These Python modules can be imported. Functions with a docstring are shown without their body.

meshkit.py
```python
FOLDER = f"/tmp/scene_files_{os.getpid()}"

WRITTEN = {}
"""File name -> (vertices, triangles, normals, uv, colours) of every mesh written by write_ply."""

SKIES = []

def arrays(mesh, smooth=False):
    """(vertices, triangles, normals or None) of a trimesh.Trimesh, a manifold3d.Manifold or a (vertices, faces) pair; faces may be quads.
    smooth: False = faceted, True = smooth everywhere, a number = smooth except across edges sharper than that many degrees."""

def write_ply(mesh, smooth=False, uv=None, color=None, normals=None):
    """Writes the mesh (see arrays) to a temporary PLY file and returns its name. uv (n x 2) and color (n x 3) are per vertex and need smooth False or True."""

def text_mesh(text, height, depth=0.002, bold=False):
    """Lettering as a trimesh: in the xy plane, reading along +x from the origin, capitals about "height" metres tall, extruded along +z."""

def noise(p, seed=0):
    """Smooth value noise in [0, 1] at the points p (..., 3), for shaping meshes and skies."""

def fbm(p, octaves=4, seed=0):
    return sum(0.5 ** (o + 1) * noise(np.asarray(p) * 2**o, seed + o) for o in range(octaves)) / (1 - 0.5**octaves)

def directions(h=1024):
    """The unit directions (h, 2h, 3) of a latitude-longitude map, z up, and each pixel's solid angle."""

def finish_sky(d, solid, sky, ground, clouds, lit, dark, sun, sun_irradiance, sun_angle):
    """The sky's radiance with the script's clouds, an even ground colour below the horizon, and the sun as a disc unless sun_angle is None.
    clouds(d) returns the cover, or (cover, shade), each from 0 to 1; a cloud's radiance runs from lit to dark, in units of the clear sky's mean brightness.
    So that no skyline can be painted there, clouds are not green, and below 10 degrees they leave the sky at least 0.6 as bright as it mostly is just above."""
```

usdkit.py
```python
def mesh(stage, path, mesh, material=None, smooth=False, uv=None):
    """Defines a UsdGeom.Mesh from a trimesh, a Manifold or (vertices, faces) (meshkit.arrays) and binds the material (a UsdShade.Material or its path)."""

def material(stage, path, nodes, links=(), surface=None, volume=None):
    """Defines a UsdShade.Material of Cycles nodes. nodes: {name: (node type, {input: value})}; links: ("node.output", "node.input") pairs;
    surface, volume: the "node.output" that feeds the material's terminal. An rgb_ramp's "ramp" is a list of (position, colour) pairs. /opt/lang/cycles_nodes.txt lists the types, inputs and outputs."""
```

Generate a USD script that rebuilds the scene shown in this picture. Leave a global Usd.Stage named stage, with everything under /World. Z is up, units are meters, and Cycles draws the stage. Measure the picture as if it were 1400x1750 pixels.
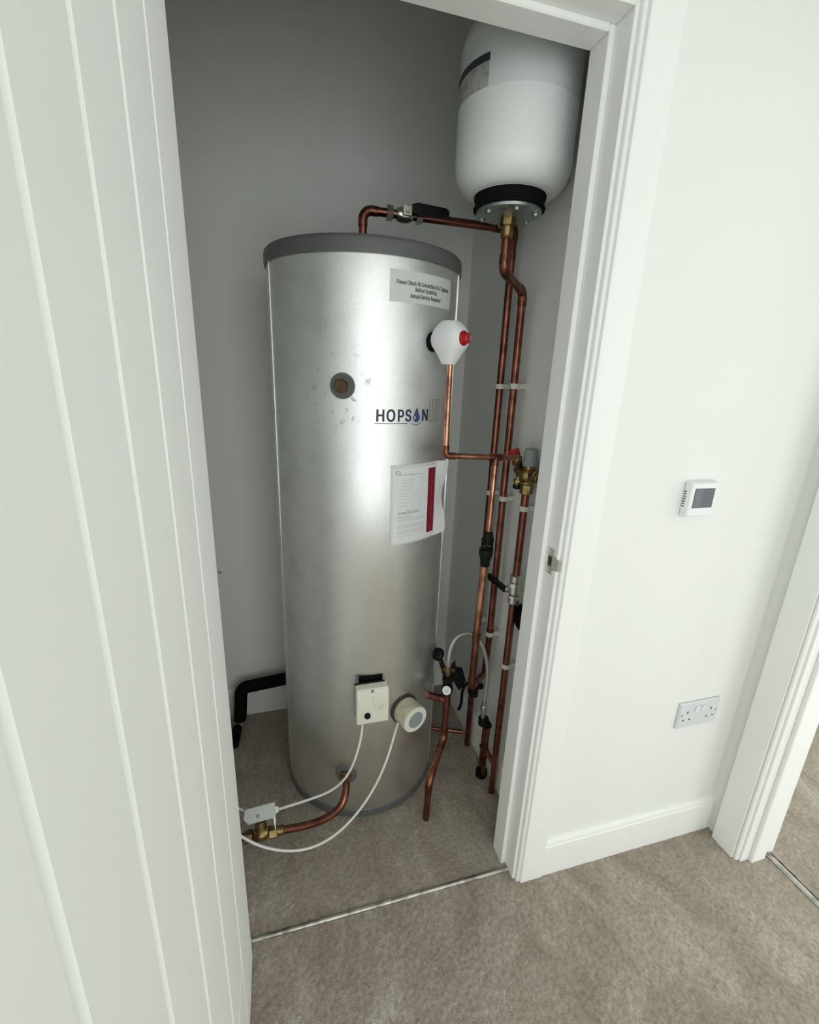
import math, random
import numpy as np, trimesh, usdkit, meshkit
from pxr import Usd, UsdGeom, UsdLux, UsdShade, Gf, Sdf
random.seed(7)
PI = math.pi
stage = Usd.Stage.CreateInMemory()
UsdGeom.SetStageUpAxis(stage, UsdGeom.Tokens.z)
UsdGeom.SetStageMetersPerUnit(stage, 1.0)
UsdGeom.Xform.Define(stage, '/World')
stage.SetDefaultPrim(stage.GetPrimAtPath('/World'))

# ------------------------------------------------------------------ camera
F_PX, YAW, PITCH, ROLL = 783.77, -0.286293, 0.295283, -0.0395365
EYE = np.array([0.0, -0.84076, 1.40506])
fwd = np.array([-math.sin(YAW) * math.cos(PITCH), math.cos(YAW) * math.cos(PITCH), -math.sin(PITCH)])
rgt = np.array([math.cos(YAW), math.sin(YAW), 0.0])
dwn = np.cross(fwd, rgt)
rgt, dwn = math.cos(ROLL) * rgt + math.sin(ROLL) * dwn, -math.sin(ROLL) * rgt + math.cos(ROLL) * dwn
cam = UsdGeom.Camera.Define(stage, '/World/camera')
cam.CreateHorizontalApertureAttr(36.0)
cam.CreateVerticalApertureAttr(45.0)
cam.CreateFocalLengthAttr(36.0 * F_PX / 1400.0)
cam.CreateClippingRangeAttr(Gf.Vec2f(0.02, 100))
cam.CreateExposureAttr(0.07)
cam.AddTransformOp().Set(Gf.Matrix4d(*rgt, 0, *(-dwn), 0, *(-fwd), 0, *EYE, 1))

# ------------------------------------------------------------------ daylight from the windows
def rect_light(name, at, face, w, h, watts, color):
    l = UsdLux.RectLight.Define(stage, '/World/' + name)
    l.CreateWidthAttr(w); l.CreateHeightAttr(h); l.CreateIntensityAttr(watts); l.CreateColorAttr(Gf.Vec3f(*color))
    z = -np.array(face, float); z /= np.linalg.norm(z)
    x = np.cross([0, 0, 1.0], z); x /= np.linalg.norm(x)
    y = np.cross(z, x)
    l.AddTransformOp().Set(Gf.Matrix4d(*x, 0, *y, 0, *z, 0, *at, 1))
rect_light('daylight_hall_window', (-0.27, -2.47, 1.18), (0, 1, 0), 2.80, 2.06, 2.30, (0.955, 1.0, 0.985))
rect_light('daylight_room_window', (2.55, -2.47, 1.18), (0, 1, 0), 1.60, 2.06, 2.5, (0.96, 1.0, 0.99))
rect_light('added_light_room_east', (3.57, -0.95, 1.36), (-1, 0, 0), 1.30, 1.70, 4.5, (0.96, 1.0, 0.99))  # added unseen lamp, brightens the open door through the right doorway

# ------------------------------------------------------------------ materials
def mat(name, color, rough=0.5, metal=0.0, var=None, bump=None, spec=0.5, **more):
    """var: (second colour, scale, low, high); bump: (scale, distance, detail)"""
    nodes = {'p': ('principled_bsdf', dict(base_color=color, roughness=rough, metallic=metal, specular_ior_level=spec, **more))}
    links = []
    if var or bump:
        nodes['g'] = ('geometry', {})
    if var:
        nodes['n'] = ('noise_texture', dict(scale=var[1], detail=4.0, roughness=0.6))
        nodes['r'] = ('rgb_ramp', {'ramp': [(var[2], color), (var[3], var[0])]})
        links += [('g.position', 'n.vector'), ('n.fac', 'r.fac'), ('r.color', 'p.base_color')]
    if bump:
        nodes['bn'] = ('noise_texture', dict(scale=bump[0], detail=bump[2]))
        nodes['b'] = ('bump', dict(strength=1.0, distance=bump[1]))
        links += [('g.position', 'bn.vector'), ('bn.fac', 'b.height'), ('b.normal', 'p.normal')]
    return usdkit.material(stage, '/World/Looks/' + name, nodes, links, surface='p.BSDF')
UsdGeom.Scope.Define(stage, '/World/Looks')
M = {}
M['wall'] = mat('wall_paint', (0.80, 0.81, 0.785), 0.85, spec=0.25, bump=(90, 0.0002, 2.0))
M['ceiling'] = mat('ceiling_paint', (0.86, 0.86, 0.84), 0.9, spec=0.2)
M['trim'] = mat('satin_trim_paint', (0.84, 0.85, 0.83), 0.42, spec=0.4, bump=(40, 0.0004, 2.0))
M['door'] = mat('satin_door_paint', (0.84, 0.855, 0.83), 0.45, spec=0.4, bump=(60, 0.0003, 2.0))
M['plastic'] = mat('white_plastic', (0.78, 0.79, 0.79), 0.35)
M['plate'] = mat('socket_plastic', (0.66, 0.68, 0.70), 0.35)
M['pins'] = mat('socket_hole', (0.02, 0.02, 0.02), 0.6)
M['screen'] = mat('lcd_screen', (0.10, 0.115, 0.13), 0.22)
M['cream'] = mat('cream_plastic', (0.74, 0.72, 0.62), 0.4)
M['capcream'] = mat('aged_cream_plastic', (0.62, 0.57, 0.44), 0.45, var=((0.42, 0.37, 0.26), 30, 0.5, 0.75))
M['grey'] = mat('grey_lid_plastic', (0.105, 0.11, 0.11), 0.45, bump=(300, 0.0004, 2.0))
M['greydisc'] = mat('grey_disc', (0.25, 0.29, 0.29), 0.6)
M['black'] = mat('black_plastic', (0.005, 0.005, 0.0055), 0.42, spec=0.22)
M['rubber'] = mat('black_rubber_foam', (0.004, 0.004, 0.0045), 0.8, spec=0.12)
M['red'] = mat('red_plastic', (0.42, 0.008, 0.010), 0.3)
M['copper'] = mat('tarnished_copper', (0.30, 0.118, 0.078), 0.30, 1.0, var=((0.135, 0.050, 0.036), 20, 0.40, 0.66))
M['copper_new'] = mat('clean_copper', (0.62, 0.31, 0.195), 0.27, 1.0, var=((0.26, 0.105, 0.065), 16, 0.42, 0.64))
M['fitting'] = mat('soldered_copper_fitting', (0.24, 0.098, 0.062), 0.38, 1.0, var=((0.10, 0.04, 0.027), 45, 0.4, 0.66))
M['brass'] = mat('brass', (0.34, 0.245, 0.11), 0.36, 1.0, var=((0.14, 0.095, 0.04), 50, 0.4, 0.68))
M['zinc'] = mat('zinc_plated_steel', (0.42, 0.46, 0.44), 0.42, 1.0, var=((0.28, 0.32, 0.30), 60, 0.4, 0.7))
M['chrome'] = mat('nickel_plate', (0.62, 0.60, 0.55), 0.25, 1.0)
M['clip'] = mat('clip_plastic', (0.62, 0.62, 0.57), 0.5)
M['vessel'] = mat('vessel_white_paint', (0.74, 0.76, 0.755), 0.38, spec=0.5)
M['vesselgrey'] = mat('vessel_pale_grey', (0.63, 0.655, 0.65), 0.40)
M['labelgrey'] = mat('grey_label_print', (0.40, 0.41, 0.39), 0.5, var=((0.27, 0.28, 0.26), 60, 0.5, 0.62))
M['paper'] = mat('white_paper', (0.74, 0.755, 0.76), 0.6)
M['film'] = mat('clear_wallet_film', (0.66, 0.67, 0.66), 0.2, bump=(50, 0.002, 2.0))
M['stick'] = mat('sticker_paper', (0.64, 0.66, 0.64), 0.45)
M['ink'] = mat('dark_ink', (0.03, 0.035, 0.05), 0.5)
M['inknavy'] = mat('navy_ink', (0.022, 0.034, 0.065), 0.45)
M['inkgrey'] = mat('grey_ink', (0.55, 0.56, 0.56), 0.6)
M['inkmid'] = mat('mid_grey_ink', (0.22, 0.23, 0.23), 0.6)
M['inkred'] = mat('red_ink', (0.20, 0.006, 0.016), 0.5)
M['inkpale'] = mat('pale_red_ink', (0.36, 0.05, 0.06), 0.5)
M['inkblue'] = mat('blue_ink', (0.035, 0.075, 0.18), 0.4)
M['inkolive'] = mat('faint_olive_ink', (0.20, 0.21, 0.16), 0.4)
M['cable'] = mat('white_cable_sheath', (0.76, 0.76, 0.72), 0.4)
M['hose'] = mat('braided_steel_hose', (0.40, 0.40, 0.36), 0.45, 0.6, bump=(900, 0.0006, 1.0))
M['strip'] = mat('aluminium_strip', (0.50, 0.49, 0.45), 0.38, 1.0, var=((0.24, 0.23, 0.20), 25, 0.45, 0.62))
M['edge'] = mat('carpet_gap', (0.05, 0.042, 0.035), 0.9)
M['actuator'] = mat('actuator_lid_paint', (0.56, 0.58, 0.57), 0.45)
M['dark_gasket'] = mat('rusty_dark_gasket', (0.05, 0.03, 0.02), 0.7)
M['skirtdark'] = M['trim']
M['glass'] = usdkit.material(stage, '/World/Looks/window_glass', {'t': ('transparent_bsdf', {}), 'g': ('glossy_bsdf', {'roughness': 0.02}), 'f': ('fresnel', {'IOR': 1.45}), 'm': ('mix_closure', {})},
    [('f.fac', 'm.fac'), ('t.BSDF', 'm.closure1'), ('g.BSDF', 'm.closure2')], surface='m.closure')
# carpet: taupe twist pile, trodden into lighter and darker patches
M['carpet'] = usdkit.material(stage, '/World/Looks/taupe_carpet', {
    'g': ('geometry', {}), 'mp': ('mapping', {'scale': (1.0, 0.55, 1.0), 'rotation': (0, 0, 0.5)}),
    'n1': ('noise_texture', {'scale': 7.5, 'detail': 7.0, 'roughness': 0.72, 'distortion': 0.7}),
    'n2': ('noise_texture', {'scale': 95.0, 'detail': 3.0, 'roughness': 0.6}),
    'n3': ('noise_texture', {'scale': 420.0, 'detail': 2.0}),
    'r1': ('rgb_ramp', {'ramp': [(0.30, (0.30, 0.240, 0.185)), (0.46, (0.41, 0.348, 0.280)), (0.54, (0.445, 0.385, 0.315)), (0.72, (0.60, 0.545, 0.465))]}),
    'r2': ('rgb_ramp', {'ramp': [(0.3, (0.74, 0.73, 0.72)), (0.7, (1.18, 1.18, 1.18))]}),
    'm': ('mix', {'mix_type': 'multiply', 'fac': 1.0}),
    'ad': ('math', {'math_type': 'add'}),
    'b': ('bump', {'strength': 0.9, 'distance': 0.006}),
    'p': ('principled_bsdf', {'roughness': 1.0, 'specular_ior_level': 0.05, 'sheen_weight': 0.15, 'sheen_roughness': 0.6})},
    [('g.position', 'mp.vector'), ('mp.vector', 'n1.vector'), ('g.position', 'n2.vector'), ('g.position', 'n3.vector'),
     ('n1.fac', 'r1.fac'), ('n2.fac', 'r2.fac'), ('r1.color', 'm.color1'), ('r2.color', 'm.color2'), ('m.color', 'p.base_color'),
     ('n2.fac', 'ad.value1'), ('n3.fac', 'ad.value2'), ('ad.value', 'b.height'), ('b.normal', 'p.normal')], surface='p.BSDF')
# the tank's aluminised jacket: dull metal with faint rub marks round the plugged boss
CX, CY, CR = 0.254, 0.558, 0.2625
BOSS = (0.157, 0.314, 1.368)
M['jacket'] = usdkit.material(stage, '/World/Looks/aluminised_jacket', {
    'g': ('geometry', {}), 'n': ('noise_texture', {'scale': 260.0, 'detail': 3.0}), 'n2': ('noise_texture', {'scale': 38.0, 'detail': 4.0, 'roughness': 0.7}), 'n4': ('noise_texture', {'scale': 7.0, 'detail': 2.0}),
    'r': ('rgb_ramp', {'ramp': [(0.3, (0.66, 0.675, 0.665)), (0.7, (0.76, 0.775, 0.765))]}),
    'd': ('vector_math', {'math_type': 'distance', 'vector2': (BOSS[0] + 0.012, BOSS[1], BOSS[2] - 0.02)}),
    'near': ('map_range', {'from_min': 0.03, 'from_max': 0.125, 'to_min': 1.0, 'to_max': 0.0, 'clamp': True}),
    'spot': ('map_range', {'from_min': 0.575, 'from_max': 0.665, 'to_min': 0.0, 'to_max': 1.0, 'clamp': True}),
    'mm': ('math', {'math_type': 'multiply'}), 'mm2': ('math', {'math_type': 'multiply', 'value2': 0.85}),
    'mx': ('mix', {'color2': (0.16, 0.17, 0.17)}),
    'rr': ('map_range', {'from_min': 0.3, 'from_max': 0.7, 'to_min': 0.31, 'to_max': 0.38, 'clamp': True}),
    'b': ('bump', {'strength': 0.5, 'distance': 0.0008}),
    'tg': ('vector_math', {'math_type': 'cross_product', 'vector1': (0, 0, 1)}),
    'p': ('principled_bsdf', {'metallic': 0.95, 'roughness': 0.34, 'anisotropic': 0.8})},
    [('g.position', 'n.vector'), ('g.position', 'n2.vector'), ('g.position', 'n4.vector'), ('n.fac', 'r.fac'), ('g.position', 'd.vector1'), ('d.value', 'near.value'), ('n2.fac', 'spot.value'),
     ('near.result', 'mm.value1'), ('spot.result', 'mm.value2'), ('mm.value', 'mm2.value1'), ('mm2.value', 'mx.fac'), ('r.color', 'mx.color1'), ('mx.color', 'p.base_color'),
     ('g.normal', 'tg.vector2'), ('tg.vector', 'p.tangent'), ('n4.fac', 'rr.value'), ('rr.result', 'p.roughness'), ('n4.fac', 'b.height'), ('b.normal', 'p.normal')], surface='p.BSDF')

# ------------------------------------------------------------------ scene-tree helpers
used = {}
def numbered(parent, name):
    k = (parent, name); n = used.get(k, 0); used[k] = n + 1
    return parent + '/' + (name if n == 0 else f'{name}_{n:03d}')
def tag(prim, label=None, cat=None, group=None, kind=None):
    for k, v in (('label', label), ('category', cat), ('group', group), ('kind', kind)):
        if v: prim.SetCustomDataByKey(k, v)
    return prim
def path_of(parent): return '/World' if parent is None else str(parent.GetPath())
def obj(name, m, material, parent=None, smooth=32, label=None, cat=None, group=None, kind=None):
    p = numbered(path_of(parent), name)
    if parent is not None:
        m = m.copy() if hasattr(m, 'copy') else m
    g = usdkit.mesh(stage, p, m, M[material], smooth=smooth).GetPrim()
    return tag(g, label, cat, group, kind)
def thing(name, label=None, cat=None, group=None, kind=None):
    return tag(UsdGeom.Xform.Define(stage, numbered('/World', name)).GetPrim(), label, cat, group, kind)
def struct(name, m, material, parent=None, smooth=32, label=None):
    return obj(name, m, material, parent, smooth, label, None, None, 'structure' if parent is None else None)

# ------------------------------------------------------------------ shape helpers (all in world metres)
cat_ = trimesh.util.concatenate
def hull(pts): return trimesh.convex.convex_hull(np.asarray(pts, float))
def box(x0, y0, z0, x1, y1, z1, b=0.0):
    lo, hi = np.minimum((x0, y0, z0), (x1, y1, z1)), np.maximum((x0, y0, z0), (x1, y1, z1))
    if b <= 0:
        return trimesh.creation.box(bounds=[lo, hi])
    b = min(b, 0.45 * (hi - lo).min()); P = []
    for i in range(3):
        for s in np.ndindex(2, 2, 2):
            q = [hi[k] - b if s[k] else lo[k] + b for k in range(3)]
            q[i] = hi[i] if s[i] else lo[i]
            P.append(q)
    return hull(P)
def prism(poly, axis, a0, a1):
    """Extrude a 2-D outline along an axis. z: (x, y); x: (y, z); y: (x, z)."""
    from shapely.geometry import Polygon
    m = trimesh.creation.extrude_polygon(Polygon(poly), abs(a1 - a0), engine='earcut')
    v = np.array(m.vertices); u, w, t = v[:, 0].copy(), v[:, 1].copy(), v[:, 2] + min(a0, a1)
    m = trimesh.Trimesh({'z': np.c_[u, w, t], 'x': np.c_[t, u, w], 'y': np.c_[u, t, w]}[axis], m.faces, process=True)
    m.fix_normals(); return m
def basis(d):
    d = np.asarray(d, float); d = d / np.linalg.norm(d)
    a = np.array([0, 0, 1.0]) if abs(d[2]) < 0.9 else np.array([1.0, 0, 0])
    u = np.cross(a, d); u /= np.linalg.norm(u)
    return u, np.cross(d, u), d
def lathe(profile, at, axis=(0, 0, 1), n=40, spin=0.0):
    """profile: (radius, distance along axis) from one end to the other; closed on the axis."""
    prof = list(profile)
    if prof[0][0] > 1e-6: prof = [(0, prof[0][1])] + prof
    if prof[-1][0] > 1e-6: prof = prof + [(0, prof[-1][1])]
    u, w, d = basis(axis); at = np.asarray(at, float); V, Fc = [], []
    t = np.arange(n) * 2 * PI / n + spin
    ring = np.cos(t)[:, None] * u + np.sin(t)[:, None] * w
    idx = []
    for r, h in prof:
        if r <= 1e-6: idx.append([len(V)] * n); V.append(at + d * h)
        else: idx.append(list(range(len(V), len(V) + n))); V.extend(at + d * h + ring * r)
    for a, b in zip(idx[:-1], idx[1:]):
        for i in range(n):
            j = (i + 1) % n
            if a[i] != a[j]: Fc.append((a[i], a[j], b[j] if b[i] != b[j] else b[i]))
            if b[i] != b[j]: Fc.append((a[i], b[j], b[i]))
    m = trimesh.Trimesh(np.array(V), np.array(Fc), process=True); m.fix_normals(); return m
def cyl(p0, p1, r, n=24, bev=0.0, r1=None):
    p0, p1 = np.asarray(p0, float), np.asarray(p1, float); L = np.linalg.norm(p1 - p0); r1 = r if r1 is None else r1
    pr = [(r, 0), (r1, L)] if bev <= 0 else [(r - bev, 0), (r, bev), (r1, L - bev), (r1 - bev, L)]
    return lathe(pr, p0, p1 - p0, n)
def hexnut(p0, p1, r, bev=0.0015): return cyl(p0, p1, r, 6, bev)
def ball(c, r, s=(1, 1, 1)):
    m = trimesh.creation.icosphere(3, r); m.apply_scale(s); m.apply_translation(c); return m
def fillet(pts, rad, n=8):
    """A polyline with rounded corners: (all points, [(first, last) index of each corner])."""
    pts = [np.asarray(p, float) for p in pts]; out, corners = [pts[0]], []
    for a, b, c in zip(pts[:-2], pts[1:-1], pts[2:]):
        u, v = (a - b) / np.linalg.norm(a - b), (c - b) / np.linalg.norm(c - b)
        th = math.acos(np.clip(u @ v, -1, 1)); t = min(rad / math.tan(th / 2), 0.48 * np.linalg.norm(a - b), 0.48 * np.linalg.norm(c - b))
        r = t * math.tan(th / 2); bis = (u + v) / np.linalg.norm(u + v); cen = b + bis * r / math.sin(th / 2)
        s, e = b + u * t - cen, b + v * t - cen; i0 = len(out); ang = PI - th
        for k in range(n + 1):
            f = k / n; q = (math.sin((1 - f) * ang) * s + math.sin(f * ang) * e) / math.sin(ang)
            out.append(cen + q)
        corners.append((i0, len(out) - 1))
    out.append(pts[-1]); return out, corners
def tube(pts, r, n=18):
    pts = np.asarray(pts, float); keep = [0] + [i for i in range(1, len(pts)) if np.linalg.norm(pts[i] - pts[i - 1]) > 1e-6]; pts = pts[keep]
    T = np.gradient(pts, axis=0); T /= np.linalg.norm(T, axis=1)[:, None]
    u = basis(T[0])[0]; V, Fc = [], []; t = np.arange(n) * 2 * PI / n
    for p, d in zip(pts, T):
        u = u - d * (u @ d); u /= np.linalg.norm(u); w = np.cross(d, u)
        V.extend(p + r * (np.cos(t)[:, None] * u + np.sin(t)[:, None] * w))
    for k in range(len(pts) - 1):
        for i in range(n):
            j = (i + 1) % n; a, b = k * n, (k + 1) * n
            Fc += [(a + i, a + j, b + j), (a + i, b + j, b + i)]
    V.append(pts[0]); V.append(pts[-1]); e = (len(pts) - 1) * n
    for i in range(n):
        j = (i + 1) % n; Fc += [(len(V) - 2, j, i), (len(V) - 1, e + i, e + j)]
    m = trimesh.Trimesh(np.array(V), np.array(Fc), process=False); m.fix_normals(); return m
def spline(pts, n=14):
    from scipy.interpolate import CubicSpline
    pts = np.asarray(pts, float); s = np.r_[0, np.cumsum(np.linalg.norm(np.diff(pts, axis=0), axis=1))]
    return CubicSpline(s, pts)(np.linspace(0, s[-1], n * (len(pts) - 1) + 1))
def pipe_run(name, label, pts, r, bend=0.022, material='copper', group=None, fits=True, cat='pipe'):
    """A pipe run: straight pieces and, at every turn, a soldered elbow, each a part."""
    t = thing(name, label, cat, group); path, corners = fillet(pts, bend); i = 0
    cuts = corners if fits else []
    for a, b in list(cuts) + [(len(path) - 1, None)]:
        obj('pipe', tube(path[i:a + 1], r), material, t)
        if b is None: break
        du, dv = path[a] - path[a - 1], path[b + 1] - path[b]
        eu, ev = min(0.016, np.linalg.norm(du) * .45), min(0.016, np.linalg.norm(dv) * .45)
        el = [path[a] - du / np.linalg.norm(du) * eu] + path[a:b + 1] + [path[b] + dv / np.linalg.norm(dv) * ev]
        obj('elbow', tube(el, r + 0.0016), 'fitting', t); i = b
    return t
def on_tank(a, z, off=0.0):
    a = math.radians(a); return np.array([CX + (CR + off) * math.sin(a), CY - (CR + off) * math.cos(a), z])
def tank_normal(a): return np.array([math.sin(math.radians(a)), -math.cos(math.radians(a)), 0.0])
def bent_sheet(fn, nu, nv):
    """A closed thin sheet: fn(u, v, side) -> point, u and v from 0 to 1, side 0 (back) or 1 (front)."""
    V = [fn(i / nu, j / nv, s) for s in (0, 1) for j in range(nv + 1) for i in range(nu + 1)]; Fc = []; o = (nu + 1) * (nv + 1); k = nu + 1
    for j in range(nv):
        for i in range(nu):
            a = j * k + i
            Fc += [(a, a + k + 1, a + 1), (a, a + k, a + k + 1), (o + a, o + a + 1, o + a + k + 1), (o + a, o + a + k + 1, o + a + k)]
    edge = [i for i in range(nu)] + [nu + j * k for j in range(nv)] + [nv * k + i for i in range(nu, 0, -1)] + [j * k for j in range(nv, 0, -1)]
    for a, b in zip(edge, edge[1:] + edge[:1]): Fc += [(a, b, o + b), (a, o + b, o + a)]
    m = trimesh.Trimesh(np.array(V), np.array(Fc), process=False); m.fix_normals(); return m
def tank_patch(a0, a1, z0, z1, off0, off1, nu=18, nv=2):
    return bent_sheet(lambda u, v, s: on_tank(a0 + (a1 - a0) * u, z0 + (z1 - z0) * v, off1 if s else off0), nu, nv)
def wrap_flat(m, a0, z0, off, slope=0.0):
    """Bend flat lettering (x right, y up, z out) round the tank, x = 0 at angle a0."""
    v = np.array(m.vertices); a = a0 + np.degrees(v[:, 0] / (CR + off)); out = np.array([on_tank(aa, z0 + y + slope * x, off + d) for aa, y, d, x in zip(a, v[:, 1], v[:, 2], v[:, 0])])
    return trimesh.Trimesh(out, m.faces, process=False)
def flat_poly(pts, depth=0.0004):
    from shapely.geometry import Polygon
    return trimesh.creation.extrude_polygon(Polygon(pts), depth, engine='earcut')
def disk_pts(r, n=28, c=(0, 0), sx=1, sy=1): return [(c[0] + sx * r * math.cos(2 * PI * i / n), c[1] + sy * r * math.sin(2 * PI * i / n)) for i in range(n)]

# ================================================================== the setting
XJ_R, XJ_L = 0.6047, -0.153            # faces of the door lining
WALL_T = 0.105                          # thickness of the cupboard's front wall
Z_LIN = 2.0024                          # underside of the head lining
XR = 1.319; XR2 = 1.452                 # the wall on the right, its two faces
CXR, CYB, CXL = 0.705, 0.885, -0.30     # cupboard: right wall, back wall, left wall
H = 2.56
def floor_grid(x0, y0, x1, y1, step, amp, seed):
    nx, ny = max(2, int((x1 - x0) / step)), max(2, int((y1 - y0) / step))
    X, Y = np.meshgrid(np.linspace(x0, x1, nx + 1), np.linspace(y0, y1, ny + 1))
    P = np.c_[X.ravel(), Y.ravel(), 0 * X.ravel()]
    z = amp * (meshkit.fbm(P * 130 + 3.1, 3, seed) - 0.55) + 0.0015 * (meshkit.fbm(P * 12, 2, seed + 1) - 0.5)
    P[:, 2] = z - 0.001
    i = np.arange(nx * ny); a = (i // nx) * (nx + 1) + i % nx
    return trimesh.Trimesh(P, np.vstack([np.c_[a, a + 1, a + nx + 2], np.c_[a, a + nx + 2, a + nx + 1]]), process=False)
Y_STRIP = 0.028; X_STRIP = 1.425
fl = struct('floor', box(-2.0, -2.6, -0.12, 3.7, 1.0, -0.02), 'edge')
obj('carpet', floor_grid(-0.62, -1.05, X_STRIP - 0.008, Y_STRIP - 0.004, 0.0045, 0.005, 3), 'carpet', fl, smooth=True, label='taupe hall carpet up to both threshold strips')
obj('carpet', floor_grid(-2.0, -2.5, X_STRIP - 0.008, -1.05, 0.05, 0.0, 3), 'carpet', fl, smooth=True)
obj('carpet', floor_grid(-2.0, -1.05, -0.62, Y_STRIP - 0.004, 0.05, 0.0, 3), 'carpet', fl, smooth=True)
obj('carpet', floor_grid(CXL, Y_STRIP + 0.008, CXR, CYB, 0.005, 0.005, 5), 'carpet', fl, smooth=True, label='shaded taupe carpet inside the cupboard')
obj('carpet', floor_grid(X_STRIP + 0.016, -1.0, 2.3, 0.27, 0.006, 0.007, 8), 'carpet', fl, smooth=True, label='brightly lit carpet of the room through the right doorway')
obj('carpet', floor_grid(2.3, -2.5, 3.6, 0.27, 0.05, 0.0, 8), 'carpet', fl, smooth=True)
obj('carpet', floor_grid(X_STRIP + 0.016, -2.5, 2.3, -1.0, 0.05, 0.0, 8), 'carpet', fl, smooth=True)

struct('wall_front', cat_([box(XJ_R + 0.03, 0, -0.03, XR, WALL_T, H), box(-1.9, 0, -0.03, XJ_L - 0.03, WALL_T, H), box(XJ_L - 0.03, 0, Z_LIN + 0.03, XJ_R + 0.03, WALL_T, H)]), 'wall', smooth=False)
RY0, RY1 = -0.131, -0.893               # opening in the right wall
struct('wall_right', cat_([box(XR, RY0 + 0.03, -0.03, XR2, 0.37, H), box(XR, -2.5, -0.03, XR2, RY1 - 0.03, H), box(XR, RY1 - 0.03, Z_LIN + 0.03, XR2, RY0 + 0.03, H)]), 'wall', smooth=False)
struct('wall_cupboard_back', box(CXL - 0.1, CYB, -0.03, CXR + 0.1, CYB + 0.1, H), 'wall', smooth=False)
struct('wall_cupboard_right', box(CXR, WALL_T, -0.03, CXR + 0.1, CYB, H), 'wall', smooth=False)
struct('wall_cupboard_left', box(CXL - 0.1, WALL_T, -0.03, CXL, CYB, H), 'wall', smooth=False)
YB, XE, YN = -2.5, 3.6, 0.27
WX0, WX1, WZ0, WZ1 = -1.70, 1.16, 0.12, 2.24; VX0, VX1 = 1.72, 3.38
struct('wall_back', cat_([box(-2.0, YB - 0.1, -0.03, WX0, YB, H), box(WX1, YB - 0.1, -0.03, VX0, YB, H), box(VX1, YB - 0.1, -0.03, XE, YB, H), box(WX0, YB - 0.1, -0.03, WX1, YB, WZ0), box(WX0, YB - 0.1, WZ1, WX1, YB, H), box(VX0, YB - 0.1, -0.03, VX1, YB, WZ0), box(VX0, YB - 0.1, WZ1, VX1, YB, H)]), 'wall', smooth=False)
struct('wall_left', box(-2.0, YB, -0.03, -1.9, 0.1, H), 'wall', smooth=False)
struct('wall_room_north', box(XR2, YN, -0.03, XE, YN + 0.1, H), 'wall', smooth=False)
UY0, UY1 = -1.63, -0.27
struct('wall_room_east', cat_([box(XE, YB - 0.1, -0.03, XE + 0.1, UY0, H), box(XE, UY1, -0.03, XE + 0.1, YN + 0.1, H), box(XE, UY0, -0.03, XE + 0.1, UY1, WZ0), box(XE, UY0, WZ1, XE + 0.1, UY1, H)]), 'wall', smooth=False)
struct('ceiling', box(-2.0, -2.6, H, 3.7, 1.0, H + 0.1), 'ceiling', smooth=False)
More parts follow.
